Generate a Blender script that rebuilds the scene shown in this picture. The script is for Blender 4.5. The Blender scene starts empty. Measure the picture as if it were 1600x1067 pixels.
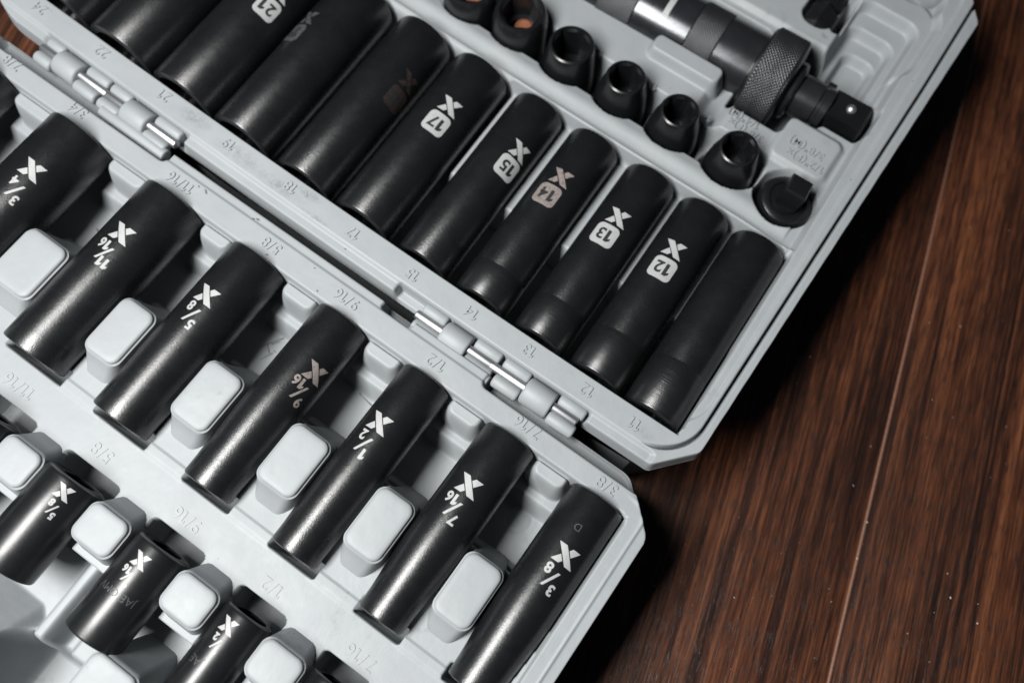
import bpy, bmesh, math, random
import numpy as np
from mathutils import Matrix, Vector
random.seed(7); rng = np.random.default_rng(7)
S = 0.001                                   # everything below is in millimetres
scene = bpy.context.scene
COL = scene.collection

# ------------------------------------------------------------------ camera
cd = bpy.data.cameras.new("camera"); cam = bpy.data.objects.new("camera", cd); COL.objects.link(cam)
scene.camera = cam
cd.sensor_width = 36.0; cd.lens = 31.5; cd.clip_start = 0.01; cd.clip_end = 20
RC = np.array([[0.8269134554, 0.5610184552, 0.0383722593],
               [-0.5444260354, 0.7816389269, 0.3043696434],
               [0.1407637355, -0.2725782106, 0.9517807993]])
CP = np.array([43.78, -84.77, 334.0])
M = Matrix([[*RC.T[i], CP[i] * S] for i in range(3)] + [[0, 0, 0, 1]])
cam.matrix_world = M
cd.dof.use_dof = True; cd.dof.focus_distance = 0.296; cd.dof.aperture_fstop = 6.7

# ------------------------------------------------------------------ light
world = bpy.data.worlds.new("World"); scene.world = world; world.use_nodes = True
bg = world.node_tree.nodes["Background"]
bg.inputs[0].default_value = (0.62, 0.80, 1.0, 1); bg.inputs[1].default_value = 0.028
def area(name, loc, target, size, power, color, shape='DISK', size_y=None):
    ld = bpy.data.lights.new(name, 'AREA'); ld.shape = shape; ld.size = size * S
    if size_y: ld.size_y = size_y * S
    ld.energy = power; ld.color = color
    lo = bpy.data.objects.new(name, ld); COL.objects.link(lo)
    lo.location = Vector(loc) * S
    zz = (Vector(loc) - Vector(target)).normalized(); yy = Vector((0, 1, 0)); yy = (yy - zz * yy.dot(zz)).normalized(); xx = yy.cross(zz)
    lo.rotation_euler = Matrix((xx, yy, zz)).transposed().to_euler()
    return lo
area("window_lamp", (-190, -265, 560), (0, 0, 20), 170, 10.9, (1.0, 0.99, 0.97), 'RECTANGLE', 400)
scene.view_settings.view_transform = 'Standard'; scene.view_settings.look = 'None'
scene.view_settings.exposure = 0.0; scene.view_settings.gamma = 1.0
scene.render.engine = 'CYCLES'
scene.cycles.max_bounces = 8; scene.cycles.diffuse_bounces = 1; scene.cycles.glossy_bounces = 3

# ------------------------------------------------------------------ materials
def mat(name):
    m = bpy.data.materials.new(name); m.use_nodes = True
    nt = m.node_tree; b = nt.nodes["Principled BSDF"]
    return m, nt, b
def N(nt, t, **kw):
    n = nt.nodes.new(t)
    for k, v in kw.items():
        if k.startswith('i_'): n.inputs[int(k[2:])].default_value = v
        else: setattr(n, k, v)
    return n
def noise(nt, vec, scale, detail=3, rough=.5, dist=0.0):
    n = N(nt, 'ShaderNodeTexNoise'); n.inputs['Scale'].default_value = scale
    n.inputs['Detail'].default_value = detail; n.inputs['Roughness'].default_value = rough
    n.inputs['Distortion'].default_value = dist
    nt.links.new(vec, n.inputs['Vector']); return n.outputs['Fac']
def ramp(nt, fac, stops):
    r = N(nt, 'ShaderNodeValToRGB'); e = r.color_ramp.elements
    while len(e) < len(stops): e.new(.5)
    for el, (p, c) in zip(e, stops):
        el.position = p; el.color = (*c, 1) if len(c) == 3 else c
    nt.links.new(fac, r.inputs[0]); return r.outputs[0]
def mixc(nt, fac, a, b, mode='MIX'):
    m = N(nt, 'ShaderNodeMix', data_type='RGBA', blend_type=mode)
    for sock, v in ((m.inputs[0], fac), (m.inputs[6], a), (m.inputs[7], b)):
        if hasattr(v, 'links'): nt.links.new(v, sock)
        else: sock.default_value = v if isinstance(v, (int, float)) else (*v, 1)
    return m.outputs[2]
def math_(nt, op, a, b=0.0, clamp=False):
    m = N(nt, 'ShaderNodeMath', operation=op, use_clamp=clamp)
    for i, v in enumerate((a, b)):
        if hasattr(v, 'links'): nt.links.new(v, m.inputs[i])
        else: m.inputs[i].default_value = v
    return m.outputs[0]
def bump(nt, b, h, dist, strength=1.0):
    bn = N(nt, 'ShaderNodeBump'); bn.inputs['Distance'].default_value = dist * S
    bn.inputs['Strength'].default_value = strength
    nt.links.new(h, bn.inputs['Height']); nt.links.new(bn.outputs[0], b.inputs['Normal'])
def objco(nt, scale=(1, 1, 1), rot=(0, 0, 0)):
    t = N(nt, 'ShaderNodeTexCoord'); mp = N(nt, 'ShaderNodeMapping')
    mp.inputs['Scale'].default_value = scale; mp.inputs['Rotation'].default_value = rot
    nt.links.new(t.outputs['Object'], mp.inputs[0]); return mp.outputs[0]

def plastic(name="grey_plastic", stains=()):
    m, nt, b = mat(name)
    co = objco(nt)
    base = (0.208, 0.224, 0.235)
    blot = noise(nt, co, 45, 4, .6)
    c = mixc(nt, ramp(nt, blot, [(.35, (0, 0, 0)), (.7, (1, 1, 1))]), base, (0.224, 0.239, 0.249))
    # grime: sparse dark rubs, strongest in small irregular islands
    g1 = ramp(nt, noise(nt, co, 28, 5, .7, .6), [(.60, (0, 0, 0)), (.70, (1, 1, 1))])
    g2 = ramp(nt, noise(nt, co, 260, 5, .75), [(.5, (0, 0, 0)), (.66, (1, 1, 1))])
    gm = math_(nt, 'MULTIPLY', math_(nt, 'MULTIPLY', g1, g2), .55)
    c = mixc(nt, gm, c, (0.07, 0.075, 0.075))
    sp = ramp(nt, noise(nt, co, 520, 2, .5), [(.755, (0, 0, 0)), (.775, (1, 1, 1))])
    sp = math_(nt, 'MULTIPLY', sp, ramp(nt, noise(nt, co, 60, 2), [(.5, (0, 0, 0)), (.6, (1, 1, 1))]))
    c = mixc(nt, math_(nt, 'MULTIPLY', sp, .8), c, (0.03, 0.03, 0.03))
    tc = N(nt, 'ShaderNodeTexCoord')
    for (sx, sy, sw, sh, st) in stains:
        mp = N(nt, 'ShaderNodeMapping'); mp.inputs['Scale'].default_value = (1 / (sw * S), 1 / (sh * S), 0)
        mp.inputs['Location'].default_value = (-sx / sw, -sy / sh, 0)
        nt.links.new(tc.outputs['Object'], mp.inputs[0])
        ln = N(nt, 'ShaderNodeVectorMath', operation='LENGTH'); nt.links.new(mp.outputs[0], ln.inputs[0])
        fall = ramp(nt, ln.outputs['Value'], [(.15, (1, 1, 1)), (1.0, (0, 0, 0))])
        tex = ramp(nt, noise(nt, co, 420, 6, .8, .8), [(.42, (0, 0, 0)), (.62, (1, 1, 1))])
        c = mixc(nt, math_(nt, 'MULTIPLY', math_(nt, 'MULTIPLY', fall, tex), st), c, (.035, .037, .037))
    scf = ramp(nt, noise(nt, objco(nt, (70, 1600, 400), (0, 0, .6)), 1, 3, .6), [(.70, (0, 0, 0)), (.76, (1, 1, 1))])
    scf2 = ramp(nt, noise(nt, objco(nt, (1500, 60, 400), (0, 0, -.35)), 1, 3, .6), [(.71, (0, 0, 0)), (.77, (1, 1, 1))])
    c = mixc(nt, math_(nt, 'MULTIPLY', scf, .28), c, (.11, .115, .12)); c = mixc(nt, math_(nt, 'MULTIPLY', scf2, .35), c, (.27, .285, .295))
    nt.links.new(c, b.inputs['Base Color'])
    r = ramp(nt, noise(nt, co, 90, 4, .6), [(.3, (.46,) * 3), (.75, (.60,) * 3)])
    nt.links.new(r, b.inputs['Roughness']); b.inputs['Specular IOR Level'].default_value = .35
    co2 = objco(nt, (1, .25, 1), (0, 0, .5))
    h = math_(nt, 'ADD', math_(nt, 'MULTIPLY', noise(nt, co, 60, 3), 3.0), math_(nt, 'MULTIPLY', noise(nt, co2, 1600, 3, .6), .25))
    bump(nt, b, h, .16)
    return m
def black_metal(name, base, rough, grain=.02, spec=.5, metal=0.0, turned=False, ior=1.55):
    m, nt, b = mat(name)
    co = objco(nt)
    n1 = noise(nt, co, 90, 4, .6)
    c = mixc(nt, ramp(nt, n1, [(.35, (0, 0, 0)), (.75, (1, 1, 1))]), base, tuple(x * 1.5 for x in base))
    spk = ramp(nt, noise(nt, co, 1500, 1, .5), [(.73, (0, 0, 0)), (.8, (1, 1, 1))])
    spk = math_(nt, 'MULTIPLY', spk, ramp(nt, noise(nt, co, 50, 3), [(.45, (0, 0, 0)), (.62, (1, 1, 1))]))
    c = mixc(nt, math_(nt, 'MULTIPLY', spk, .5), c, (0.035, 0.038, 0.04))
    nt.links.new(c, b.inputs['Base Color'])
    b.inputs['IOR'].default_value = ior
    b.inputs['Specular IOR Level'].default_value = spec
    b.inputs['Metallic'].default_value = metal
    r = ramp(nt, noise(nt, co, 300, 4, .7), [(.3, (rough - .02,) * 3), (.75, (rough + .04,) * 3)])
    nt.links.new(r, b.inputs['Roughness'])
    if turned:
        co3 = objco(nt, (.02, 1, .02))
        h = math_(nt, 'ADD', noise(nt, co3, 2600, 2, .6), math_(nt, 'MULTIPLY', noise(nt, co, 2200, 2), .3))
        bump(nt, b, h, .10)
    else:
        h = math_(nt, 'ADD', noise(nt, co, 2900, 2, .6), math_(nt, 'MULTIPLY', noise(nt, co, 1200, 2), .35))
        bump(nt, b, h, grain)
    return m
def paint(name, col, wear=.0, rough=.5):
    m, nt, b = mat(name)
    co = objco(nt)
    n = noise(nt, co, 900, 4, .65)
    c = mixc(nt, ramp(nt, n, [(.55 - wear * .25, (0, 0, 0)), (.78 - wear * .3, (1, 1, 1))]), col, tuple(x * (.75 - .6 * wear) for x in col))
    nt.links.new(c, b.inputs['Base Color']); b.inputs['Roughness'].default_value = rough
    return m
def simple(name, col, rough, metal=0.0, nscale=400, var=.25, bmp=.01):
    m, nt, b = mat(name); co = objco(nt)
    n = noise(nt, co, nscale, 4, .6)
    c = mixc(nt, n, tuple(x * (1 - var) for x in col), tuple(min(1, x * (1 + var)) for x in col))
    nt.links.new(c, b.inputs['Base Color']); b.inputs['Roughness'].default_value = rough; b.inputs['Metallic'].default_value = metal
    bump(nt, b, n, bmp)
    return m
WOOD_ROT = math.atan2(-48.6, 190)            # grain direction against +Y
def wood(name, seed):
    m, nt, b = mat(name)
    t = N(nt, 'ShaderNodeTexCoord'); mp = N(nt, 'ShaderNodeMapping')
    mp.inputs['Location'].default_value = (seed * .37, seed * .11, 0)
    nt.links.new(t.outputs['Object'], mp.inputs[0]); co = mp.outputs[0]
    def st(ax, ay, loc=0.0):
        q = N(nt, 'ShaderNodeMapping'); q.inputs['Scale'].default_value = (ax, ay, 1); q.inputs['Location'].default_value = (loc, loc, 0)
        nt.links.new(co, q.inputs[0]); return q.outputs[0]
    broad = noise(nt, st(60, 4), 1, 3, .5, .4)
    mid = noise(nt, st(380, 6), 1, 4, .6, .5)
    fine = noise(nt, st(1250, 50), 1, 4, .65, .3)
    pore = noise(nt, st(1900, 110, 3.1), 1, 2, .5)
    f = math_(nt, 'ADD', math_(nt, 'MULTIPLY', mid, .52), math_(nt, 'MULTIPLY', fine, .48))
    f = math_(nt, 'ADD', f, math_(nt, 'MULTIPLY', math_(nt, 'SUBTRACT', broad, .5), .30))
    c = ramp(nt, f, [(.34, (.0075, .0040, .0032)), (.45, (.0210, .0080, .0050)), (.53, (.055, .0185, .0086)), (.66, (.130, .046, .0190))])
    pm = ramp(nt, pore, [(.33, (1, 1, 1)), (.43, (0, 0, 0))])
    c = mixc(nt, math_(nt, 'MULTIPLY', pm, .85), c, (.006, .004, .0036))
    nt.links.new(c, b.inputs['Base Color'])
    r = ramp(nt, mid, [(.3, (.34,) * 3), (.7, (.5,) * 3)])
    nt.links.new(r, b.inputs['Roughness']); b.inputs['Specular IOR Level'].default_value = .28
    h = math_(nt, 'SUBTRACT', math_(nt, 'ADD', math_(nt, 'MULTIPLY', fine, .6), math_(nt, 'MULTIPLY', mid, .5)), math_(nt, 'MULTIPLY', pm, .5))
    bump(nt, b, h, .10)
    return m
PL = plastic()
PLL = plastic("lid_grey_plastic", ((-145, 4.5, 9, 3.5, .55), (-122, 2.0, 14, 4, .35), (-91.5, 4.2, 6, 2.2, .75), (-103, .5, 12, 3, .4), (-85, -2.0, 8, 1.2, .6), (54, -1.5, 6, 2.5, .3)))
BK = black_metal("black_phosphate_steel", (.0042, .0048, .0053), .27, .050)
BKS = black_metal("black_smooth_steel", (.0042, .0048, .0053), .30, .012, .4)
BKM = black_metal("dull_black_steel", (.0035, .004, .0044), .55, .02, .3)
STAMP = simple("stamped_metal", (.030, .032, .034), .55)
BKT = black_metal("turned_black_steel", (.0045, .005, .0055), .31, turned=True, spec=.6)
BKD = black_metal("driver_polished_steel", (.020, .022, .025), .21, .006, .55, metal=.55)
BKK = black_metal("knurled_black_steel", (.018, .020, .022), .34, .006, .6, metal=.45)
WH = paint("white_marking", (.27, .275, .277), .05)
WHR = paint("worn_pinkish_marking", (.165, .142, .135), .35)
WHF = paint("faded_marking", (.042, .044, .046), .5)
RDF = paint("faded_brown_marking", (.018, .012, .0105), .5)
INK = simple("black_number_ink", (.010, .011, .012), .5)
CHR = simple("chrome_pin_steel", (.40, .41, .42), .46, 1.0, 900, .1, .01)
RFL = simple("reddish_reflection", (.26, .10, .055), .45, .4, 300, .4, .03)  # colour of a painted reflection, used inside the upright sockets
DUST = simple("pale_dust", (.75, .74, .72), .8)
SCR = simple("black_pen_scratch", (.012, .013, .014), .6)
SEAM = simple("pale_plank_edge", (.125, .055, .033), .55, 0, 900, .6, .03)
WOOD = [wood("dark_wood_%d" % i, i + 1) for i in range(3)]

# ------------------------------------------------------------------ helpers
def link(o, parent=None):
    COL.objects.link(o)
    if parent: o.parent = parent
    return o
def thing(name, label, cat, loc=(0, 0, 0), rotz=0.0, group=None):
    o = bpy.data.objects.new(name, None); link(o); o.empty_display_size = .01
    o.location = Vector(loc) * S; o.rotation_euler = (0, 0, rotz)
    o['label'] = label; o['category'] = cat
    if group: o['group'] = group
    return o
def mesh_np(name, V, F, m, parent=None, smooth=40):
    me = bpy.data.meshes.new(name)
    V = np.asarray(V, float) * S
    if isinstance(F, np.ndarray):
        nf, k = F.shape
        me.vertices.add(len(V)); me.vertices.foreach_set('co', V.ravel())
        me.loops.add(nf * k); me.loops.foreach_set('vertex_index', F.ravel().astype(np.int32))
        me.polygons.add(nf); me.polygons.foreach_set('loop_start', np.arange(0, nf * k, k, dtype=np.int32))
        me.update(calc_edges=True); me.validate()
    else:
        me.from_pydata([tuple(v) for v in V], [], F)
    me.polygons.foreach_set('use_smooth', np.ones(len(me.polygons), bool))
    if smooth: me.set_sharp_from_angle(angle=math.radians(smooth))
    me.materials.append(m)
    return link(bpy.data.objects.new(name, me), parent)
def bm_obj(name, bm, m, parent=None, smooth=40):
    me = bpy.data.meshes.new(name); bm.normal_update(); bm.to_mesh(me); bm.free()
    me.transform(Matrix.Scale(S, 4))
    me.polygons.foreach_set('use_smooth', np.ones(len(me.polygons), bool))
    if smooth: me.set_sharp_from_angle(angle=math.radians(smooth))
    me.materials.append(m)
    return link(bpy.data.objects.new(name, me), parent)
def shape_r(kind, r, a):
    if kind == 'h': q = math.pi / 3
    elif kind == 's': q = math.pi / 2
    else: return r
    return r / math.cos((a + q / 2) % q - q / 2)
def loft(rings, axis='Y', n=48, center=(0, 0, 0), cap0=True, cap1=True, tilt=0.0):
    """rings: (position along axis, radius, kind) -> verts, faces"""
    V = []; F = []
    for t, r, kind in rings:
        for i in range(n):
            a = 2 * math.pi * i / n + (math.pi / 4 if kind == 's' else 0)
            rr = shape_r(kind, r, a)
            x, y = rr * math.cos(a), rr * math.sin(a)
            if axis == 'Y': p = (x, t, -y)
            elif axis == 'X': p = (t, x, y)
            else: p = (x, y, t)
            V.append((p[0] + center[0], p[1] + center[1], p[2] + center[2]))
    for k in range(len(rings) - 1):
        for i in range(n):
            j = (i + 1) % n
            F.append((k * n + i, k * n + j, (k + 1) * n + j, (k + 1) * n + i))
    if cap0: F.append(tuple(range(n - 1, -1, -1)))
    if cap1: F.append(tuple((len(rings) - 1) * n + i for i in range(n)))
    return V, F
_txt = {}
def _glyph(ch, size, extrude, offset):
    key = (ch, size, extrude, offset)
    if key not in _txt:
        if ch == '1':
            h = .70 * size; w = .145 * size + 2 * offset; o = offset
            bm = bmesh.new()
            P = [(.30 * size - w / 2, -o), (.30 * size + w / 2, -o), (.30 * size + w / 2, h + o), (.30 * size - w / 2, h + o), (.30 * size - w / 2 - .15 * size, h - .11 * size), (.30 * size - w / 2 - .15 * size, h - .11 * size - w * .85), (.30 * size - w / 2, h - .02 * size - w * .85)]
            f = bm.faces.new([bm.verts.new((x, y, -extrude)) for x, y in P])
            if extrude:
                g = bmesh.ops.extrude_face_region(bm, geom=[f])
                for v in g['geom']:
                    if isinstance(v, bmesh.types.BMVert): v.co.z = extrude
            bmesh.ops.recalc_face_normals(bm, faces=bm.faces[:])
            me = bpy.data.meshes.new("lettering"); bm.to_mesh(me); bm.free()
        else:
            cu = bpy.data.curves.new("lettering", 'FONT'); cu.body = ch; cu.size = size; cu.extrude = extrude
            cu.offset = offset; cu.resolution_u = 5
            o = bpy.data.objects.new("lettering", cu); COL.objects.link(o)
            dg = bpy.context.evaluated_depsgraph_get()
            me = bpy.data.meshes.new_from_object(o.evaluated_get(dg))
            bpy.data.objects.remove(o); bpy.data.curves.remove(cu)
        _txt[key] = me
    return _txt[key]
def text_bm(s, size, extrude=0.0, offset=0.0, gap=.10):
    """letters as a bmesh centred on its own bounding box, in mm, reading along +x"""
    bm = bmesh.new(); pen = 0.0
    for ch in s:
        if ch == ' ': pen += .35 * size; continue
        n0 = len(bm.verts); bm.from_mesh(_glyph(ch, size, extrude, offset)); bm.verts.ensure_lookup_table()
        vs_ = bm.verts[n0:]; x0 = min(v.co.x for v in vs_); x1 = max(v.co.x for v in vs_)
        for v in vs_: v.co.x += pen - x0
        pen += x1 - x0 + gap * size
    xs = [v.co.x for v in bm.verts]; ys = [v.co.y for v in bm.verts]
    c = Vector(((max(xs) + min(xs)) / 2, (max(ys) + min(ys)) / 2, 0))
    for v in bm.verts: v.co -= c
    return bm
def poly_bm(polys):
    bm = bmesh.new()
    for P in polys:
        bm.faces.new([bm.verts.new((x, y, 0)) for x, y in P])
    return bm
def round_rect(w, h, r, n=6):
    P = []
    for cx, cy, a0 in ((w / 2 - r, h / 2 - r, 0), (-w / 2 + r, h / 2 - r, 90), (-w / 2 + r, -h / 2 + r, 180), (w / 2 - r, -h / 2 + r, 270)):
        for k in range(n + 1):
            a = math.radians(a0 + 90 * k / n); P.append((cx + r * math.cos(a), cy + r * math.sin(a)))
    return P
def wrap(name, bm, m, parent, rfun, A, th0, v0, lift, dx=0.0, dy=0.0, maxlen=.7, worn=None):
    """print lying on a cylinder whose axis is local Y: reading frame x = -u, y = -v"""
    bmesh.ops.triangulate(bm, faces=bm.faces[:])
    for _ in range(6):
        es = [e for e in bm.edges if e.calc_length() > maxlen]
        if not es: break
        bmesh.ops.subdivide_edges(bm, edges=es, cuts=1)
        bmesh.ops.triangulate(bm, faces=[f for f in bm.faces if len(f.verts) > 3])
    for v in bm.verts:
        x, y = v.co.x + dx, v.co.y + dy
        vv = v0 - y; r = rfun(vv) + lift; a = th0 - x / r
        v.co = (r * math.sin(a), vv, A + r * math.cos(a))
    bmesh.ops.recalc_face_normals(bm, faces=bm.faces[:])
    for f in bm.faces:
        c = f.calc_center_median()
        if f.normal.dot(Vector((c.x, 0, c.z - A))) < 0: f.normal_flip()
    return bm_obj(name, bm, m, parent, 0)
def ss(x, a, b):
    t = np.clip((x - a) / (b - a), 0, 1); return t * t * (3 - 2 * t)
def sdbox(u, v, u0, u1, v0, v1, r=0.0):
    cx, cy = (u0 + u1) / 2, (v0 + v1) / 2; hx, hy = (u1 - u0) / 2 - r, (v1 - v0) / 2 - r
    dx, dy = np.abs(u - cx) - hx, np.abs(v - cy) - hy
    return np.hypot(np.maximum(dx, 0), np.maximum(dy, 0)) + np.minimum(np.maximum(dx, dy), 0) - r
def smax(a, b, k):
    h = np.clip(.5 + .5 * (a - b) / k, 0, 1); return b * (1 - h) + a * h + k * h * (1 - h)
def smin(a, b, k): return -smax(-a, -b, k)
def inside(z, d, zi, w=1.4, off=0.0):
    """set height zi where d < 0, with a soft wall w wide"""
    t = ss(d + off, -w / 2, w / 2); return zi * (1 - t) + z * t
def grid(us, vs, Z, warp=None, mask=None):
    U, V = np.meshgrid(us, vs, indexing='ij')
    P = np.stack([U, V, Z], -1)
    if mask is not None:                                  # pull the border vertices onto the outline itself
        D = mask; gu = np.gradient(D, us, axis=0); gv = np.gradient(D, vs, axis=1); g2 = gu ** 2 + gv ** 2 + 1e-9
        ov = np.maximum(D - .5, 0) / g2
        P[..., 0] -= gu * ov; P[..., 1] -= gv * ov; mask = D < .5
    if warp is not None: P[..., 1] += warp(U, V)
    nu, nv = U.shape
    idx = np.arange(nu * nv).reshape(nu, nv)
    F = np.stack([idx[:-1, :-1], idx[1:, :-1], idx[1:, 1:], idx[:-1, 1:]], -1).reshape(-1, 4)
    P = P.reshape(-1, 3)
    F = F[mask.reshape(-1)[F].any(1)]
    used = np.unique(F); mp = np.full(len(P), -1); mp[used] = np.arange(len(used))
    return P[used], mp[F]
def axis_pts(segs):
    out = []
    for a, b, h in segs:
        n = max(1, int(round((b - a) / h))); out.append(np.linspace(a, b, n, endpoint=False))
    out.append(np.array([segs[-1][1]])); return np.concatenate(out)
def bow(u, v=0.0):
    """the hinge side of the lid half sags a little away from a straight line"""
    k = 8.6e-5 * np.maximum(60 - np.asarray(u, float), 0) ** 2
    return k * (1 - ss(np.asarray(v, float), 95, 128))
LOW_ROT = math.radians(-1.2); PIV = (-40.0, -26.0)
def low(u, v):
    du, dv = u - PIV[0], v - PIV[1]; c, s = math.cos(LOW_ROT), math.sin(LOW_ROT)
    return PIV[0] + c * du - s * dv, PIV[1] + s * du + c * dv

TZ = -18.0; FZ = 29.0
# ------------------------------------------------------------------ table of planks
seam_o = Vector((140.4, 64.3)); gdir = Vector((-51.3, 200.7)).normalized(); nrm = Vector((gdir.y, -gdir.x))
table = bpy.data.objects.new("tabletop", bpy.data.meshes.new("tabletop")); link(table)
bm = bmesh.new(); bmesh.ops.create_cube(bm, size=1)
for v in bm.verts: v.co = Vector((v.co.x * 1400, v.co.y * 1400, v.co.z * 18 - 14 + TZ))
bm.to_mesh(table.data); bm.free(); table.data.transform(Matrix.Scale(S, 4)); table.data.materials.append(WOOD[0])
table['kind'] = 'structure'; table['label'] = 'dark brown wooden boards under the tool case'; table['category'] = 'tabletop'
edges = [-640, -246, -112, 0, 118, 330, 640]
for i in range(len(edges) - 1):
    x0, x1 = edges[i], edges[i + 1]
    g = .45
    bm = bmesh.new()
    prof = [(x0 + g, -4.8), (x0 + g, -.7), (x0 + g + .5, -.12), (x0 + g + 1.1, 0), (x1 - g - 1.1, 0), (x1 - g - .5, -.12), (x1 - g, -.7), (x1 - g, -4.8)]
    A = [bm.verts.new((x, -650, z)) for x, z in prof]; B = [bm.verts.new((x, 650, z)) for x, z in prof]
    for k in range(len(prof)):
        j = (k + 1) % len(prof); bm.faces.new((A[k], A[j], B[j], B[k]))
    bm.faces.new(A[::-1]); bm.faces.new(B)
    bmesh.ops.recalc_face_normals(bm, faces=bm.faces[:])
    o = bm_obj("plank", bm, WOOD[(i + 1) % 3], table, 20)
    o.location = Vector((seam_o.x, seam_o.y, TZ)) * S; o.rotation_euler = (0, 0, math.atan2(nrm.y, nrm.x))
    if x1 == 0:                               # a paler strip along the joint
        bm = bmesh.new()
        sec = [(-.8, -.55), (-.6, .04), (-.1, .12), (.45, .04), (.6, -.55)]
        A = [bm.verts.new((x, -650, z)) for x, z in sec]; B = [bm.verts.new((x, 650, z)) for x, z in sec]
        for k in range(len(sec) - 1): bm.faces.new((A[k], A[k + 1], B[k + 1], B[k]))
        bmesh.ops.recalc_face_normals(bm, faces=bm.faces[:])
        w = bm_obj("joint_strip", bm, SEAM, table, 0); w.location = o.location; w.rotation_euler = o.rotation_euler

# ------------------------------------------------------------------ tool case
case = thing("tool_case", "open pale grey plastic tool case with black sockets in both halves", "tool case")
# socket positions: number -> (u, radius)
UPP = {'24': (-226.0, 16.0), '22': (-192.5, 15.2), '21': (-160.5, 14.3), '19': (-131.0, 13.2), '18': (-101.0, 12.4), '17': (-73.2, 12.3),
       '15': (-45.4, 10.9), '14': (-19.5, 10.8), '13': (6.1, 10.6), '12': (30.2, 10.7), '11': (53.6, 10.9)}
UA = 28.0
LOWD = {'7/8': (-226.0, 14.5, 14.5), '3/4': (-177.3, 13.2, 13.2), '11/16': (-132.0, 12.4, 12.2), '5/8': (-92.4, 11.4, 11.0), '9/16': (-54.0, 10.3, 9.4),
        '1/2': (-17.1, 9.7, 8.9), '7/16': (18.4, 10.1, 8.5), '3/8': (54.2, 10.3, 8.8)}
LOWS = {'11/16': (-128.5, 12.0), '5/8': (-90.0, 11.0), '9/16': (-51.8, 10.2), '1/2': (-15.9, 8.8), '7/16': (18.6, 8.4)}
LA = 32.0
NOSE = {'a': (-95.5, 112.0, 11.3, 10.6), 'b': (-72.6, 113.0, 11.3, 10.3), 'c': (-48.0, 111.6, 10.9, 9.1), 'd': (-23.2, 111.6, 10.8, 7.9),
        'e': (1.2, 111.2, 10.7, 7.7), 'f': (27.6, 110.4, 10.7, 7.8)}

# ---- lid half (upper in the picture)
us = axis_pts([(-254, -60, .6), (-60, 62, .5), (62, 80, .3)])
vs = axis_pts([(-12, 9, .34), (9, 40, .8), (40, 46, .5), (46, 84, .8), (84, 128, .45), (128, 250, .5)])
U, V = np.meshgrid(us, vs, indexing='ij')
d_out = smax(smax(U - (74.5 + .0205 * V), -9.1 - V, 2.0), smax((U - 62.3) * .74 - (V + 9.6) * .67, (U - 79.0) * .787 + (V - 218.6) * .617, 1.0), 1.0)
d_out = smax(d_out, V - 248, 3)
d_out = smax(smax(d_out, -250 - U, 1.0), (-233.5 - U) * .41 + (-9.6 - V) * .912, 3.0)
Z = np.full_like(U, 38.0)
d_g = sdbox(U - .016 * np.minimum(V, 180), V, -246, 70.9, -4.3, 241, 17.0)      # seal groove line
d_h = -5.2 - V
Z -= 1.2 * ss(d_h, -.2, .8) * (1 - ss(U, 60.5, 62.5))
right = ss(U + .25 * V, 54, 66)
Z -= 6.0 * right * np.exp(-(d_g / .45) ** 2) + .5 * (1 - ss(U, 58, 62)) * np.exp(-(d_h / .42) ** 2)
Z -= .5 * right * ss(d_g, 0, 1)
d_b = sdbox(U, V, -246, 69.0, 6.2, 236, 15.0)                      # fine steps inside the rim
Z -= 1.0 * (1 - ss(d_b, -.5, .4)) * ss(U, 40, 60)
Z -= .8 * (1 - ss(sdbox(U, V, -246, 65.9 - .012 * np.maximum(V - 40, 0), 9, 232, 14.0), -.5, .5)) * ss(U, 40, 60)
land = smax(sdbox(U, V, -246, 64.4 - .012 * np.maximum(V - 90, 0), 0, 229, 13.0), 89 - V, 1.0)
Z = inside(Z, land, 31.5, 2.6)
bay = sdbox(U, V, -243, 64.9, 5.4, 88.3, 4.0)
fl = 3.5 + (1.5 + 20 * ss(U, -64, -59)) * ss(V, 39.5, 46)
Z = inside(Z, bay, fl, 1.3)
for k, (c, r) in UPP.items():
    du = np.abs(U - c); t = UA - np.sqrt(np.maximum((r + .35) ** 2 - du ** 2, 0))
    Z = np.where((du < r + .3) & (V > 4.9) & (V < 87.8), np.minimum(Z, t), Z)
# trough for the upright sockets, scalloped front edge, small dividers
dn = np.full_like(U, 99.0)
for k, (c, v, r, r2) in NOSE.items(): dn = np.minimum(dn, np.hypot(U - c, V - v) - (r + 1.1))
band = sdbox(U, V, -243, 38.5, 103.2, 119.5, 3)
Z = inside(Z, band, 17.0, 2.4); Z = inside(Z, dn, 6.0, 2.0)
Z = inside(Z, np.hypot(U - 52.0, V - 107.9) - 11.6, 15.0, 2.0)
Z += 1.4 * np.exp(-((V - 97.5) / 3.5) ** 2) * (U < 60) * (dn > 1)                # crest between the two rows
# raised block and driver bed
dr = smin(sdbox(U, V, -243, 12, 139.8, 170, 2.5), sdbox(U, V, 13.5, 36.5, 131.8, 173, 2), 1.5)
dr = smin(dr, sdbox(U, V, 30, 47.5, 141.0, 163, 3), 2.5); dr = smin(dr, sdbox(U, V, 40, 64.6, 145.2, 161, 3), 2.5)
tp = sdbox(U, V, 36.5, 60.5, 120.3, 140.5, 3.5)                                  # pad with the adapter text
Z = np.where(V < 142, np.maximum(Z, inside(Z, tp, 33.6, 3.0)), Z)
notch = sdbox(U, V, 5.5, 14.5, 119, 141, 2.5); Z = inside(Z, notch, 27.0, 5.0)
Z = inside(Z, dr, 11.0, 1.8)
blk = sdbox(U, V, -24.6, 6.6, 131.3, 140.2, 3.0); Z = np.maximum(Z, 37.0 - 8 * ss(blk, -1.2, 1.6) - 20 * ss(blk, 1.2, 2.2))
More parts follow.
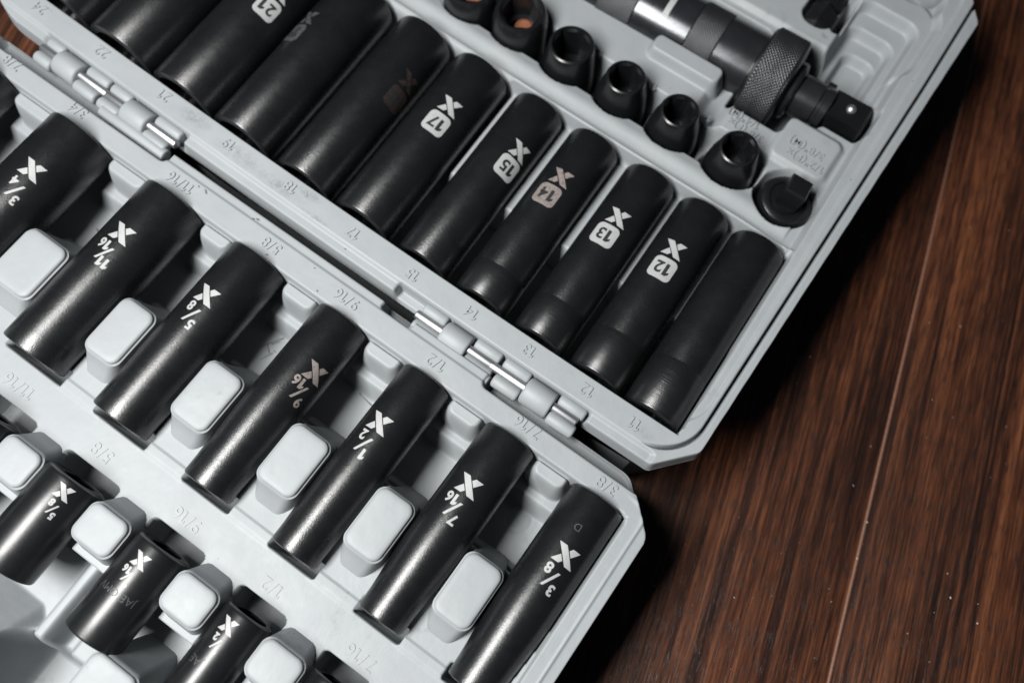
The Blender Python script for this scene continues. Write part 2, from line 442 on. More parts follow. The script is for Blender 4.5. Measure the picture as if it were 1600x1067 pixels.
# nested terraces in the corner
Z = inside(Z, sdbox(U, V, -243, 66.0, 174.5, 217.5, 12), 33.5, 3.0)
for (a, b, c_, d_, r, zz) in ((35, 60.6, 150, 205.3, 5.5, 28.0), (36.5, 56.4, 150, 195.8, 5.0, 22.5), (41, 53.9, 150, 187.2, 4.0, 17.5)):
    m_ = sdbox(U, V, a, b, c_, d_, r); Z = np.where(V > 158, np.minimum(Z, inside(Z, m_, zz, 2.6)), Z)
Z = np.where(V > 172, np.minimum(Z, inside(Z, sdbox(U, V, 30.8, 34.2, 184, 204, 1.5), 12, 1.5)), Z)
Z = np.where(V > 168, np.minimum(Z, inside(Z, sdbox(U, V, 17.5, 30.0, 182.3, 230, 5), 22, 2)), Z)
Z = np.minimum(Z, inside(Z, np.hypot(U - 50.5, V - 227.5) - 11.0, 14.0, 3.0))
# hinge recesses
for a, b in ((-214.5, -143.4), (-44.8, 36.2)):
    q = sdbox(U, V, a, b, -30, -5.3, .8); Z = inside(Z, q, 31.0, .9)
Z = np.where(d_out > -.6, FZ + (Z - FZ) * (1 - ss(d_out, -.4, .5)), Z)
P, F = grid(us, vs, Z, lambda u, v: bow(u, v), d_out)
lid = mesh_np("lid_tray", P, F, PLL, case, 0)

# ---- base half (lower in the picture), drawn in its own frame and turned a little about the hinge
base = bpy.data.objects.new("base_half", None)
us = axis_pts([(-254, -110, .6), (-110, 62, .48), (62, 78, .35)])
vs = axis_pts([(-235, -172, .7), (-172, -142, .5), (-142, -98, .4), (-98, -62, .6), (-62, -10, .4)])
U, V = np.meshgrid(us, vs, indexing='ij')
d_out = smax(smax(U - 74.6, V + 12.9, 2.0), (U - 68.2) * .687 + (V + 22.0) * .727, 2.0)
d_out = smax(d_out, -250 - U, 3)
Z = np.full_like(U, 38.0)
Z -= .7 * ss(V, -16.9, -16.1)                                                   # low step towards the hinge
Z += .35 * np.exp(-((smax(U - 70.3, V + 20, 7)) / .5) ** 2) * ss(U, 60, 66)
Z -= .35 * ss(U, 70, 71)
RIN = 64.9
Z = inside(Z, sdbox(U, V, -243, RIN, -243, -26.5, 2.5), 28.0, 1.6)                # label shelf
Z = np.where((U > 59) & (V < -56), np.maximum(Z, inside(Z, sdbox(U, V, 61.0, 66, -243, -58, 1.5), 34.5, 1.8)), Z)
for pu in (-111, -73.5, -35.6, .6, 36.3):
    Z += .45 * ss(np.abs(U - pu), 10.5, 9.5) * (V < -98) * (V > -116) * ss(V, -103, -101)
names = list(LOWD)
FL = 9.0
pocket = sdbox(U, V, -243, 63.8, -61.8, -26.7, 2.0)
Z = inside(Z, pocket, FL, 1.8)
for i in range(len(names) - 1):
    a = LOWD[names[i]][0] + LOWD[names[i]][1] - .6; b = LOWD[names[i + 1]][0] - LOWD[names[i + 1]][1] + .6
    bl = sdbox(U, V, a, b, -33.4, -20, 5.0)
    lg = sdbox(U, V, a - 3, b + 3, -38.5, -20, 1.5); l2 = sdbox(U, V, a - 3, b + 3, -70, -58.8, 1.0)
    Z = np.where(V < -26.4, np.maximum(Z, inside(np.full_like(Z, FL), lg, 19.0, 4.5)), Z)
    Z = np.where(V < -26.4, np.maximum(Z, inside(np.full_like(Z, FL), bl, 32.5, 6.0)), Z)
    Z = np.where((V < -40) & (V > -62), np.maximum(Z, inside(np.full_like(Z, FL), l2, 14.0, 2.5)), Z)
lowfloor = sdbox(U, V, -243, 63.8, -400, -140.5, 2.0); Z = inside(Z, lowfloor, FL + 1, 2.2)
for k, (c, r, rb) in LOWD.items():
    du = np.abs(U - c); rr = r + (rb - r) * ss(-V, 68, 98)
    t = LA - np.sqrt(np.maximum((rr + .3) ** 2 - du ** 2, 0))
    Z = np.where((du < rr + .3) & (V > -98.5) & (V < -26.2), np.minimum(Z, t), Z)
    e = sdbox(U, V, c - rb - .5, c + rb + .5, -101.5, -90, .6)
    Z = np.where(V < -96, np.minimum(Z, inside(Z, e, 8, .5)), Z)
for k, (c, r) in LOWS.items():
    e = sdbox(U, V, c - r - .7, c + r + .7, -150, -116.2, 1.5); Z = np.where(V > -143, np.minimum(Z, inside(Z, e, 6.0, .7)), Z)
# lower left: dim low slab and a rounded rib beside it
sl_ = np.clip(9 + (-161.0 - V) * 1.3, 6, 38) - 4 * ss(U, -80, -75)
Z = np.where((V < -140) & (U < -74), np.maximum(Z, np.minimum(sl_, inside(np.full_like(Z, FL), sdbox(U, V, -113, -76, -260, -159, 5), 38, 5.0))), Z)
Z = np.where(V < -140, np.maximum(Z, inside(np.full_like(Z, FL), sdbox(U, V, -74.2, -67.4, -178, -120, 2.5), 19.5, 5.0)), Z)
Z = np.where(V < -140, np.minimum(Z, inside(Z, sdbox(U, V, -66.2, -61.8, -200, -146, 2), 6.0, 2.5)), Z)
Z = np.where(V < -150, np.minimum(Z, inside(Z, sdbox(U, V, -77, -47, -260, -172, 4), -14.0, 9.0)), Z)
for cu, cv in ((-59.4, -165.5), (35.6, -44.0), (-22, -166)):
    Z -= .22 * np.exp(-((np.hypot(U - cu, V - cv) - 4.6) / .28) ** 2)
for a, b in ((-232, -144.4), (1.2, 90)):
    q = sdbox(U, V, a, b, -16.7, 0, .8); Z = inside(Z, q, 27.5, 2.6, -.6)
q = sdbox(U, V, -44.8, -32.6, -15.6, 0, 1.2); Z = inside(Z, q, 27.5, 1.6)
Z = np.where(d_out > -.6, FZ + (Z - FZ) * (1 - ss(d_out, -.4, .5)), Z)
P, F = grid(us, vs, Z, None, d_out)
btray = mesh_np("base_tray", P, F, PL, case, 0)
def set_low(o):
    x, y = low(0, 0); o.location = Vector((x, y, 0)) * S; o.rotation_euler = (0, 0, LOW_ROT)
set_low(btray)

def shell(name, outline, z0, z1, lowr):
    pts = [Vector(p) for p in outline]; n = len(pts)
    bm = bmesh.new(); A = [bm.verts.new((p.x, p.y, z0)) for p in pts]; B = [bm.verts.new((p.x, p.y, z1)) for p in pts]
    for i in range(n): bm.faces.new((A[i], A[(i + 1) % n], B[(i + 1) % n], B[i]))
    bm.faces.new(A[::-1]); bmesh.ops.recalc_face_normals(bm, faces=bm.faces[:])
    o = bm_obj(name, bm, PL, case, 30)
    if lowr: set_low(o)
    return o
shell("lid_shell", [(-242, 26), (-206, 12.5), (-200, -1.4), (-100, -4.9), (0, -6.9), (40, -7.2), (57, -6.6), (66.2, 2), (69, 100), (71, 212), (62, 236), (-242, 238)], TZ + .2, 14.0, False)
shell("base_shell", [(-242, -24), (-206, -24), (-199, -14.6), (0, -14.6), (3, -18.6), (58, -18.6), (66.6, -28), (66.6, -228), (-242, -228)], TZ + .2, 14.0, True)
# ---- holding blocks between the sockets of the base half
def pad(u0, u1, v0, v1, top, foot_a, foot_b, r=3.6):
    """loops from foot to crown; foot_a = (z, spread) on the -v side, foot_b on the +v side"""
    cx, cy = (u0 + u1) / 2, (v0 + v1) / 2; w, h = u1 - u0, v1 - v0
    lev = [(foot_a, 1.0, 0, r + 1.0), (None, .5, 0, r + .5), (None, .06, 0, r), (None, 0, .0, r), (None, 0, .55, r - .3), ('lip', 0, .6, r - .3), ('c1', 0, .85, r - .4), ('c2', 0, 1.5, r - .6), ('c3', 0, 2.6, r - .8), ('c4', 0, 4.2, max(r - 1.6, .8))]
    zs = [None, None, None, top - 1.9, top - 1.55, top - .75, top - .32, top - .08, top - .0, top + .06]
    L = []
    for k, (tag, sp, ins, rr) in enumerate(lev):
        P = round_rect(w - 2 * ins, h - 2 * ins, rr, 6); pts = []
        for x, y in P:
            f = (y + h / 2) / h                            # 0 on the -v side, 1 on the +v side
            spread = (foot_a[1] if y < 0 else foot_b[1]) * sp; foot = foot_a[0] * (1 - f) + foot_b[0] * f
            z = zs[k] if zs[k] is not None else foot * sp + (top - 2.6) * (1 - sp)
            edge = min(1, max(0, (abs(y) - h / 2 + rr) / rr)) if rr > 0 else 1
            pts.append((cx + x * (1 + .012 * sp), cy + y + math.copysign(spread * edge, y), z))
        L.append(pts)
    n = len(L[0]); Vv = [p for q in L for p in q]; Fv = []
    for k in range(len(L) - 1):
        for i in range(n):
            j = (i + 1) % n; Fv.append((k * n + i, k * n + j, (k + 1) * n + j, (k + 1) * n + i))
    Fv.append(tuple((len(L) - 1) * n + i for i in range(n)))
    return Vv, Fv
for i in range(len(names) - 1):
    c0, r0, b0 = LOWD[names[i]]; c1, r1, b1 = LOWD[names[i + 1]]
    Vv, Fv = pad(c0 + r0 + .35, c1 - r1 - .3, -86.8, -63.6, 38.4, (27.6, 6.0), (FL - .5, 6.5))
    mesh_np("holding_block", Vv, Fv, PL, btray, 50)
for c in (-108.4, -70.7, -33.5, 1.2, 38.0):
    w = 16.6
    Vv, Fv = pad(c - w / 2, c + w / 2, -135.4, -121.2, 38.6, (FL - .5, 7.0), (27.6, 4.6))
    mesh_np("holding_block", Vv, Fv, PL, btray, 50)
    if c > -60:
        Vv, Fv = pad(c - 5.5 - w / 2, c - 3.5 + w / 2, -190, -154.6, 38.0, (FL - .5, 6.0), (FL - .5, 7.0))
        mesh_np("holding_block", Vv, Fv, PL, btray, 50)

# ---- raised size numbers moulded in the plastic
def mould(s, u, v, z, size, parent, h=.48, rot=math.pi, dz=0.0):
    bm = text_bm(s, size, h, 0.03)
    o = bm_obj("size_mark", bm, PL, parent, 30)
    o.location = Vector((u, v, z)) * S; o.rotation_euler = (0, 0, rot + dz)
for s, u, v in (('24', -224.5, 7.6), ('22', -192.2, 6.6), ('21', -160.7, 5.6), ('19', -128.4, 3.6), ('18', -99.1, 2.9), ('17', -69.7, 1.5), ('15', -42.8, .6),
                ('14', -17.6, .8), ('13', 6.7, 1.0), ('12', 30.8, .5), ('11', 50.6, -.2)):
    mould(s, u, v - .5, 38.0, 5.6, lid, dz=-.02)
for s, u, v in (('7/8', -216, -20.4), ('3/4', -182.4, -20.8), ('11/16', -132.6, -21.0), ('5/8', -90.4, -20.6), ('9/16', -56.3, -20.8), ('1/2', -17.3, -21.0), ('7/16', 21.1, -20.9), ('3/8', 53.8, -21.8)):
    mould(s, u, v, 38.0, 5.6, btray)
for s, u, v in (('11/16', -130.7, -110.2), ('5/8', -91.8, -110.6), ('9/16', -53.6, -110.9), ('1/2', -16.8, -111.4), ('7/16', 20.0, -111.8)):
    mould(s, u, v, 28.0, 6.2, btray, .22)
for s, u, v in (('1/2"(F)x', 50.5, 125.2), ('3/8"(M)', 48.5, 130.4)): mould(s, u, v, 33.5, 4.6, lid, .6)
for s, u, v in (('3/8"(F)x', 25.0, 125.0), ('1/4"(M)', 22.0, 129.0)): mould(s, u, v, 31.5, 4.2, lid, .6)
for s, u, v in (('10', -40, 121), ('12', -14.5, 120.5), ('14', 10.0, 120.5)): mould(s, u, v, 31.5, 4.0, lid, .6)

# ---- hinges
def barrel(name, u0, u1, v, z, r, m, rnd=1.0, n=32):
    rings = [(u0, r - rnd, 'c'), (u0 + rnd * .3, r - rnd * .3, 'c'), (u0 + rnd, r, 'c'), (u1 - rnd, r, 'c'), (u1 - rnd * .3, r - rnd * .3, 'c'), (u1, r - rnd, 'c')]
    Vv, Fv = loft(rings, 'X', n, (0, v, z)); return mesh_np(name, Vv, Fv, m, case, 50)
HZ = 33.6
def hv(u): return -10.7 + float(bow(u))
def hinge(p0, items):
    for kind, a, b in items:
        mid = (a + b) / 2; v = hv(mid)
        if kind == 'barrel': o = barrel("hinge_barrel", a, b, 0, 0, 5.0, PL, .9)
        elif kind == 'up': o = barrel("hinge_finger", a, b, 3.75, .4, 2.5, PL, .9, 20)
        elif kind == 'down': o = barrel("hinge_finger", a, b, -3.5, .4, 2.5, PL, .9, 20)
        elif kind == 'pin': o = barrel("hinge_pin", a, b, .1, 1.2, 1.75, CHR, .5, 20)
        elif kind == 'web': o = barrel("hinge_web", a, b, -5.6, .2, 2.6, PL, .5, 16)
        sl = (float(bow(b)) - float(bow(a))) / (b - a)
        o.rotation_euler = (0, 0, math.atan(sl)); o.data.transform(Matrix.Translation((-mid * S, 0, 0)))
        o.location = Vector((mid, v, HZ)) * S
hinge(0, [('pin', -34.0, -.5), ('pin', -2, 34.2), ('barrel', -22.4, -11.4), ('barrel', 12.7, 24.0), ('up', -33, -23), ('down', -33, -21.5), ('web', -32.6, 1.0),
          ('up', -10.6, .2), ('up', 1.6, 12.4), ('down', -10.9, .4), ('down', 1.7, 12.4), ('up', 24.6, 35.3), ('down', 24.4, 35.2)])
hinge(0, [('pin', -214.5, -180), ('pin', -181, -145.4), ('barrel', -205.4, -194.0), ('barrel', -170.8, -159.0), ('up', -214, -205.8), ('down', -214, -205.6),
          ('up', -193.2, -182.2), ('up', -181, -171.2), ('down', -193.4, -182.6), ('down', -181.2, -171), ('up', -158.4, -146.2), ('down', -158.4, -147.5), ('web', -178, -146)])

# pen scratches on the pocket floors of the base half, and black flecks along the rail
def strokes(pts, z, w, parent, name="pen_scratch", m=SCR):
    bm = bmesh.new()
    for a, b in pts:
        a = Vector(a); b = Vector(b); t = (b - a).normalized(); n = Vector((-t.y, t.x)) * w / 2
        bm.faces.new([bm.verts.new((*q, z)) for q in (a - n * .4, b - n, b + n, a + n * .4)])
    bmesh.ops.recalc_face_normals(bm, faces=bm.faces[:])
    for f in bm.faces:
        if f.normal.z < 0: f.normal_flip()
    return bm_obj(name, bm, m, parent, 0)
FZ_ = FL + .1
strokes([((-80.9, -49.2), (-73.5, -37.7)), ((-78.9, -46.0), (-76.0, -48.3)), ((-75.7, -42.4), (-77.6, -45.4)), ((-77.1, -52.2), (-75.0, -47.6)), ((-75.5, -46.7), (-74.4, -46.6))], FZ_, .42, btray)
strokes([((-124.1, -37.8), (-120.3, -40.2)), ((-120.5, -40.2), (-116.5, -36.5))], FZ_, .5, btray)
strokes([((-44.0, -36.0), (-41.6, -39.3)), ((-41.7, -39.2), (-38.8, -40.9)), ((-38.9, -40.9), (-32.3, -41.9))], FZ_, .42, btray)
strokes([((-162.6, -48.6), (-159.7, -49.6))], FZ_, .8, btray)
for st in (((-123.8, -17.6), (-122.6, -17.9)), ((-123.1, -18.3), (-122.0, -18.4)), ((-126.6, -17.7), (-126.0, -18.2)), ((-101.6, -15.4), (-100.6, -15.6)), ((-102.8, -16.1), (-102.2, -16.4)), ((-66.9, -24.0), (-66.2, -24.3)), ((-90, -24.2), (-89, -23.9)), ((-73, -18.2), (-72.4, -18.0))):
    strokes([st], 38.06, .5, btray, 'dark_fleck')

# ------------------------------------------------------------------ sockets
def cross_polys():
    h = 3.1; w = 2.9
    main = [(-4.3, h), (-4.3 + w, h), (4.3, -h), (4.3 - w, -h)]
    def clip(t0, t1):
        ax, bx = 3.9 - w + .0, -3.9
        x0 = lambda y: -3.9 + (y + h) / (2 * h) * (7.8 - w)
        return [(x0(t0), t0), (x0(t0) + w, t0), (x0(t1) + w, t1), (x0(t1), t1)]
    # the second stroke is cut where the first one passes over it
    xm = lambda y: -4.3 + (h - y) / (2 * h) * (8.6 - w)
    lo = [(-3.9, -h), (-3.9 + w, -h)]; hi = [(3.9 - w, h), (3.9, h)]
    x2 = lambda y: -3.9 + (y + h) / (2 * h) * (7.8 - w)
    g = .45
    def edge_y(f, side):
        ys = np.linspace(-h, h, 400); vals = np.array([f(y) for y in ys]); i = int(np.argmin(np.abs(vals))); return float(ys[i])
    yl0 = edge_y(lambda y: x2(y) - (xm(y) - g), 0); yl1 = edge_y(lambda y: x2(y) + w - (xm(y) - g), 0)
    yr0 = edge_y(lambda y: x2(y) - (xm(y) + w + g), 0); yr1 = edge_y(lambda y: x2(y) + w - (xm(y) + w + g), 0)
    left = lo + [(x2(yl1) + w, yl1), (x2(yl0), yl0)]
    rightp = [(x2(yr1) + w, yr1)] + hi[::-1] + [(x2(yr0), yr0)]
    return [main, left, rightp]
CROSS = cross_polys()
def deep_body(v0, v1, rf, A, parent, sq, hexr, chamf0=.7, chamf1=1.0, m=BK, taper=()):
    """v0 = working end, v1 = drive end; lies along local Y"""
    rings = [(v0 + 24, hexr * .7, 'h'), (v0 + 23.5, hexr, 'h'), (v0 + .5, hexr, 'h'), (v0, hexr + .5, 'c'), (v0, rf(v0) - chamf0, 'c'), (v0 + chamf0 * .35, rf(v0) - chamf0 * .3, 'c'), (v0 + chamf0, rf(v0), 'c')]
    rings += [(t, rf(t), 'c') for t in taper]
    rings += [(v1 - chamf1 * 1.6, rf(v1), 'c'), (v1 - chamf1 * .5, rf(v1) - chamf1 * .4, 'c'), (v1, rf(v1) - chamf1 * 1.3, 'c'), (v1, sq + .8, 'c'), (v1 - .5, sq, 's'), (v1 - 16, sq, 's')]
    Vv, Fv = loft(rings, 'Y', 64, (0, 0, A)); return mesh_np("body", Vv, Fv, m, parent, 35)
def set_cross(parent, rf, A, th, v, m):
    wrap("cross_mark", poly_bm(CROSS), m, parent, rf, A, math.radians(th), v, .05)
def set_plate(parent, rf, A, th, v, num, m, mk=INK):
    bm = poly_bm([round_rect(9.2, 9.0, 2.0, 6)])
    p = wrap("size_plate", bm, m, parent, rf, A, math.radians(th), v, .05, maxlen=1.0)
    bm = text_bm(num, 6.6, 0, .16)
    wrap("size_number", bm, mk, p, rf, A, math.radians(th), v, .12, 0, 0, .6)
def set_fraction(parent, rf, A, th, v, fr, m, k=1.1):
    a, b = fr.split('/')
    big = 4.5 * k
    bms = text_bm(a, big, 0, .17); [setattr(q, 'co', q.co + Vector((-1.9, 2.65, 0)) * k) for q in bms.verts]
    b2 = text_bm(b, big, 0, .17); [setattr(q, 'co', q.co + Vector((2.15, -2.5, 0)) * k) for q in b2.verts]
    sl = poly_bm([[(-1.9 * k, -2.7 * k), (-1.0 * k, -2.7 * k), (1.9 * k, 2.7 * k), (1.0 * k, 2.7 * k)]])
    tmp = bpy.data.meshes.new("t")
    for x in (b2, sl):
        x.to_mesh(tmp); bms.from_mesh(tmp); x.free()
    wrap("size_fraction", bms, m, parent, rf, A, math.radians(th), v, .05, 0, 0, .6)
SEEN = {  # number: (plate angle, plate v, cross angle, cross v, paint, number ink)
 '12': (-7.5, 53.4, -9.5, 62.2, WH, INK), '13': (-7.3, 52.4, -4.6, 61.0, WH, INK), '14': (-9.3, 53.4, -6.0, 62.2, WHR, INK), '15': (33.5, 54.2, 33.2, 62.6, WH, INK),
 '17': (11.0, 52.4, 11.6, 61.2, WH, INK), '18': (54.4, 53.2, 52.0, 62.1, RDF, INK), '19': (-38, 52.0, -34, 60.5, WHF, INK), '21': (31.0, 52.9, 31, 61.7, WH, INK)}
WORDS = {'24': "large black deep socket at moulded number 24, mostly cut off by the photo's top edge", '22': "black deep socket at moulded number 22, its marking out of view",
 '21': "black deep socket marked 21, its white square cut by the photo's top edge", '19': "black deep socket marked 19 on a faded grey square", '18': "black deep socket with worn brownish 18 marking",
 '17': "black deep socket marked 17, beside the one with worn brownish marking", '15': "black deep socket marked 15 on a white square turned to its side", '14': "black deep socket marked 14 on a worn pinkish square",
 '13': "black deep socket marked 13, beside the one with worn pinkish square", '12': "black deep socket marked 12, beside the plain unmarked one", '11': "plain black deep socket beside moulded number 11, without white marking"}
for k, (c, r) in UPP.items():
    dv = float(bow(c)); rf = lambda v, r=r: r
    sl = -2 * 8.6e-5 * (60 - c) * 0.5 if c < 60 else 0
    t = thing("deep_socket", WORDS[k], "socket", (c, dv, 0), 0, "metric deep sockets in the lid half")
    v0 = 7.2; v1 = 86.2
    deep_body(v0, v1, rf, UA, t, 6.4, min(r - 2.6, float(k) / 2 + .2), .6, 1.2)
    if k in SEEN:
        ta, tv, xa, xv, pm, im = SEEN[k]
        set_plate(t, rf, UA, ta, tv, k, pm, im); set_cross(t, rf, UA, xa, xv, pm)
    if k in ('11', '12', '13', '14'):
        L = {'11': 20, '12': 17, '13': 15, '14': 13}[k]
        Vv, Fv = loft([(v0 + .9, r - .05, 'c'), (v0 + 1.1, r + .06, 'c'), (v0 + L, r + .06, 'c'), (v0 + L + .3, r - .05, 'c')], 'Y', 64, (0, 0, UA), False, False)
        mesh_np("turned_band", Vv, Fv, BKT, t, 35)
LOWINFO = {'3/4': (16.5, -49.1, 19.9, -58.4, WH), '11/16': (.3, -48.6, 1.3, -57.6, WH), '5/8': (-7.5, -48.6, -5, -57.0, WH), '9/16': (40, -48.1, 38, -56.4, WHR),
           '1/2': (-13.3, -49.1, -12.3, -57.8, WH), '7/16': (-7.5, -48.7, -6.8, -57.6, WH), '3/8': (7, -48.7, 6.6, -57.4, WH)}
LW = {'7/8': "dark socket cut off by the photo's edge beside the one marked 3/4", '3/4': "black deep socket marked 3/4 below the farther hinge, cut by the photo's left edge", '11/16': "wide black deep socket marked 11/16, its lower end whole beside the photo's left edge", '5/8': "black deep socket marked 5/8, left of the one with half worn X",
      '9/16': "long black deep socket with half worn X and 9/16", '1/2': "black deep socket marked 1/2, right of the one with half worn X", '7/16': "black deep socket with white X and 7/16 and a slimmer lower end",
      '3/8': "black deep socket with white X and 3/8 along the case edge"}
for k, (c, r, rb) in LOWD.items():
    x, y = low(c, 0)
    def rf(v, r=r, rb=rb):
        t = min(1, max(0, (-v - 68) / 30)); return r + (rb - r) * t * t * (3 - 2 * t)
    t = thing("deep_socket", LW[k], "socket", (x, y, 0), LOW_ROT, "inch deep sockets in the base half")
    deep_body(-98.9, -26.3, rf, LA, t, 5.6, rb - 2.6, .8, .8, BK, (-92, -88, -84, -80, -76, -72, -68))
    if k in LOWINFO:
        xa, xv, ta, tv, pm = LOWINFO[k]
        set_cross(t, rf, LA, xa, xv, pm); set_fraction(t, rf, LA, ta, tv, k, pm)
    if k == '3/8':
        wrap("stamped_mark", text_bm("D", 3.6, 0, -.05), STAMP, t, rf, LA, math.radians(-4), -39, .04)
SW = {'11/16': "short black socket mostly cut off at the photo's side below moulded 11/16", '5/8': "short black socket marked 5/8 at the photo's left edge", '9/16': "short black socket with white X, 9/16 and stamped letters",
      '1/2': "short black socket marked 1/2, cut by the photo's bottom edge", '7/16': "short black socket just entering the photo's bottom edge below moulded 7/16"}
SI = {'5/8': (20.1, -125.6, 23.5, -131.6), '9/16': (-3.2, -127.3, -4.4, -133.3), '1/2': (-12.7, -126.6, -10.3, -132.8), '11/16': (5, -127, 5, -133), '7/16': (-8, -127, -8, -133)}
CROSS_S = [[(x * .72, y * .72) for x, y in p] for p in CROSS]
for k, (c, r) in LOWS.items():
    x, y = low(c, 0); rf = lambda v, r=r: r
    t = thing("short_socket", SW[k], "socket", (x, y, 0), LOW_ROT, "short inch sockets in the base half")
    deep_body(-155.4, -121.3, rf, LA, t, 5.4, r - 2.6, .9, .8, BKS)
    xa, xv, ta, tv = SI[k]
    wrap("cross_mark", poly_bm(CROSS_S), WH, t, rf, LA, math.radians(xa), xv, .05)
    set_fraction(t, rf, LA, ta, tv, k, WH, .68)
    if k == '9/16': wrap("stamped_mark", text_bm("JAE OMV", 3.5, 0, -.02), STAMP, t, rf, LA, math.radians(1), -138.6, .04)
    if k == '1/2': wrap("stamped_mark", text_bm("JAE", 3.5, 0, -.02), STAMP, t, rf, LA, math.radians(-22), -139.6, .04)

# ---- upright sockets in the trough
NW = {'a': "upright black socket half hidden at the top edge beside the one with reddish reflection", 'b': "upright black socket with painted reddish reflection inside its opening", 'c': "upright black socket second along from the one with reddish reflection",
      'd': "upright black socket in the middle of the standing row", 'e': "upright black socket beside the raised grey block by the driver", 'f': "upright black socket closest to the adapter with square end"}
NW['c'] = "upright black socket next to the one with reddish reflection, towards the adapter"
for k, (c, v, r, r2) in NOSE.items():
    t = thing("upright_socket", NW[k], "socket", (c, v, 0), 0, "short sockets standing in the lid half")
    h = r2 * .72
    rings = [(7, r - .8, 'c'), (8, r, 'c'), (22, r, 'c'), (26, r - .3, 'c'), (33, r - (r - r2) * .45, 'c'), (38, r2 + .25, 'c'), (40.0, r2 - .05, 'c'), (40.8, r2 - .35, 'c'), (41.2, r2 - .9, 'c'), (41.2, h * 1.16, 'c'), (40.7, h * 1.15, 'c'), (39.9, h, 'h'), (26, h, 'h'), (25.8, h * .62, 'c'), (18, h * .62, 'c')]
    if k in 'ab':
        rings = [(7, r - .8, 'c'), (8, r, 'c'), (36, r - .2, 'c'), (39.8, r2, 'c'), (41.0, r2 - .8, 'c'), (41.0, r2 - 1.8, 'c'), (40.2, r2 - 2.6, 'c'), (39.6, r2 - 3.6, 'h'), (30, r2 - 3.6, 'h'), (29.8, h * .6, 'c'), (22, h * .6, 'c')]
    Vv, Fv = loft(rings, 'Z', 60); mesh_np("body", Vv, Fv, BKS, t, 30)
    if k in 'ab':
        Vv, Fv = loft([(27.0, 3.9, 'c'), (31.2, 3.9, 'c'), (32.0, 2.6, 'c')], 'Z', 32, (1.6, .9, 0)); mesh_np("reflection_disc", Vv, Fv, RFL, t, 30)  # copper-coloured disc added to imitate a reddish reflection in the bore
ad = thing("socket_adapter", "round black adapter with a square drive end standing in the tray corner", "adapter", (52.0, 108.0, 16.6))
Vv, Fv = loft([(0, 9.6, 'c'), (.6, 10.7, 'c'), (11.8, 10.7, 'c'), (13.2, 10.1, 'c'), (13.9, 9.0, 'c'), (14.0, 7.4, 'c'), (13.2, 7.0, 'c'), (13.2, 6.2, 'c'), (14.6, 5.8, 'c')], 'Z', 60); mesh_np("body", Vv, Fv, BKS, ad, 30)
Vv, Fv = loft([(14.4, 4.2, 's'), (23.6, 4.2, 's'), (24.6, 3.6, 's')], 'Z', 64); sq = mesh_np("square_drive", Vv, Fv, BKS, ad, 25)
sq.rotation_euler = (0, 0, math.radians(4)); ad.rotation_euler = (math.radians(-4), math.radians(5), 0)

# ---- impact driver
dv = thing("impact_driver", "black impact driver with knurled collar and square drive tip lying in the lid", "impact driver", (-1.6, 153.4, 0), math.radians(1.5))
DA = 27.0
def dpart(name, rings, m, n=64, sm=35):
    Vv, Fv = loft(rings, 'X', n, (0, 0, DA)); return mesh_np(name, Vv, Fv, m, dv, sm)
def knurl(name, x0, x1, r, pitch, amp, m, ch=.8):
    na = int(2 * math.pi * r / pitch) * 6; nx = int((x1 - x0) / pitch * 6)
    a = np.linspace(0, 2 * np.pi, na, endpoint=False); x = np.linspace(x0, x1, nx)
    X_, A_ = np.meshgrid(x, a, indexing='ij')
    k = round(2 * math.pi * r / pitch); p = A_ * k / (2 * np.pi); q = X_ / pitch
    tri = lambda t: np.abs(((t) % 1) - .5) * 2
    hgt = np.minimum(tri((p + q)), tri((p - q)))
    R = r + amp * (hgt * 1.6 - .5).clip(-.5, .8) - ch * (ss(np.abs(X_ - (x0 + x1) / 2), (x1 - x0) / 2 - ch, (x1 - x0) / 2))
    Pn = np.stack([X_, R * np.cos(A_), DA + R * np.sin(A_)], -1).reshape(-1, 3)
    i = np.arange(nx * na).reshape(nx, na); j = np.roll(i, -1, 1)
    F = np.stack([i[:-1], j[:-1], j[1:], i[1:]], -1).reshape(-1, 4)
    return mesh_np(name, Pn, F, m, dv, 0)
knurl("collar_knurling", 16.2, 30.2, 18.9, 1.45, .42, BKK, 1.0)
dpart("collar_face", [(14.9, 14, 'c'), (15.8, 17.9, 'c'), (16.3, 18.2, 'c'), (30.1, 18.2, 'c'), (30.7, 17.5, 'c'), (31.4, 13.0, 'c')], BKS)
dpart("collar_ring", [(30.0, 12.2, 'c'), (33.4, 12.0, 'c'), (34.4, 11.2, 'c'), (35.0, 9, 'c')], BKD)
dpart("anvil", [(34.0, 8.2, 'c'), (34.4, 8.7, 'c'), (44.0, 8.7, 'c'), (44.6, 8.0, 'c'), (45.6, 8.0, 'c'), (46.0, 8.6, 'c'), (48.6, 8.6, 'c'), (49.2, 7.8, 'c'), (49.4, 6, 'c')], BKD)
sqd = dpart("square_drive", [(48.5, 6.35, 's'), (63.2, 6.35, 's'), (64.4, 5.3, 's')], BKS, 64, 25)
Vv = []; bm = bmesh.new(); bmesh.ops.create_uvsphere(bm, u_segments=20, v_segments=12, radius=2.1)
bmesh.ops.translate(bm, verts=bm.verts[:], vec=(56.5, 1.0, DA + 6.0)); bm_obj("detent_ball", bm, CHR, dv, 60)
dpart("lock_nub", [(41.5, 2.2, 'c'), (44.8, 2.2, 'c'), (45.0, 1.6, 'c')], BKS, 24).location = Vector((2.5, 7.8, 3)) * S
knurl("grip_knurling", -13.0, -.9, 14.6, 1.25, .30, BKK, .4)
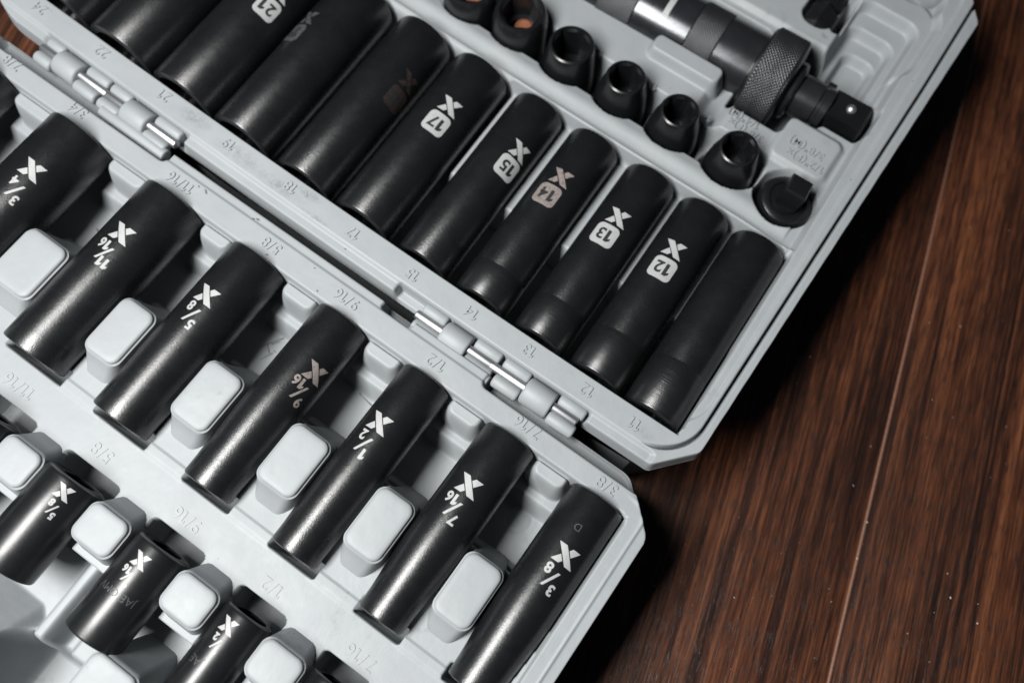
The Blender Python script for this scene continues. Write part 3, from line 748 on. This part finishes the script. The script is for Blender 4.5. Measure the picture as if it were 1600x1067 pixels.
dpart("sleeve", [(-90, 14.0, 'c'), (-36.4, 14.0, 'c'), (-36.2, 14.6, 'c'), (-13.2, 14.6, 'c'), (-13.0, 14.2, 'c'), (-.9, 14.2, 'c'), (-.7, 14.6, 'c'), (15.2, 14.6, 'c')], BKD)
knurl("grip_knurling", -52, -36.6, 14.6, 1.25, .30, BKK, .4)
bm = bmesh.new()
for a in np.linspace(-12, 30, 22): pass
angs = np.radians(np.linspace(-30, 35, 30)); rr = 14.68
top = [bm.verts.new((-25.8, rr * math.sin(a), DA + rr * math.cos(a))) for a in angs]; bot = [bm.verts.new((-23.4, rr * math.sin(a), DA + rr * math.cos(a))) for a in angs]
for i in range(len(angs) - 1): bm.faces.new((top[i], bot[i], bot[i + 1], top[i + 1]))
bmesh.ops.recalc_face_normals(bm, faces=bm.faces[:])
for f in bm.faces:
    if f.normal.z < 0: f.normal_flip()
bm_obj("white_index_line", bm, WH, dv, 0)
# ---- two bits at the top edge
for lab, loc, r, L in (("stubby black driver bit behind the knurled collar at the top edge", (24.3, 182.2, 28), 5.6, 34), ("dark bit end just showing at the photo's top edge", (11.5, 190.5, 27), 5.0, 34)):
    t = thing("driver_bit", lab, "driver bit", loc, 0, "driver bits in the lid half")
    Vv, Fv = loft([(0, r * .62, 'h'), (1.6, r * .93, 'h'), (2.4, r, 'h'), (11.5, r, 'h'), (12.0, r * .7, 'c'), (14, r * .7, 'c'), (14.5, r, 'h'), (L, r, 'h')], 'Y', 48); mesh_np("shank", Vv, Fv, BK, t, 30)

# ---- dust
bm = bmesh.new()
def speck(x, y, z, r):
    m_ = Matrix.Translation((x, y, z)) @ Matrix.Rotation(random.random() * 3, 4, 'Z') @ Matrix.Diagonal((1, random.uniform(.4, 1), .5, 1))
    bmesh.ops.create_icosphere(bm, subdivisions=1, radius=r, matrix=m_)
for _ in range(70):
    x = random.uniform(82, 215); y = random.uniform(-60, 230); speck(x, y, TZ + .05, random.choice((.1, .12, .16, .25)))
for x, y in ((148.4, 34.3), (151.5, 19.5), (188.5, 27.0), (201.3, 24.3), (85.5, 158.7)): speck(x, y, TZ + .1, .34)
o = bm_obj("dust", bm, DUST, None, 0); o['kind'] = 'stuff'; o['label'] = 'pale dust specks scattered over the dark boards'
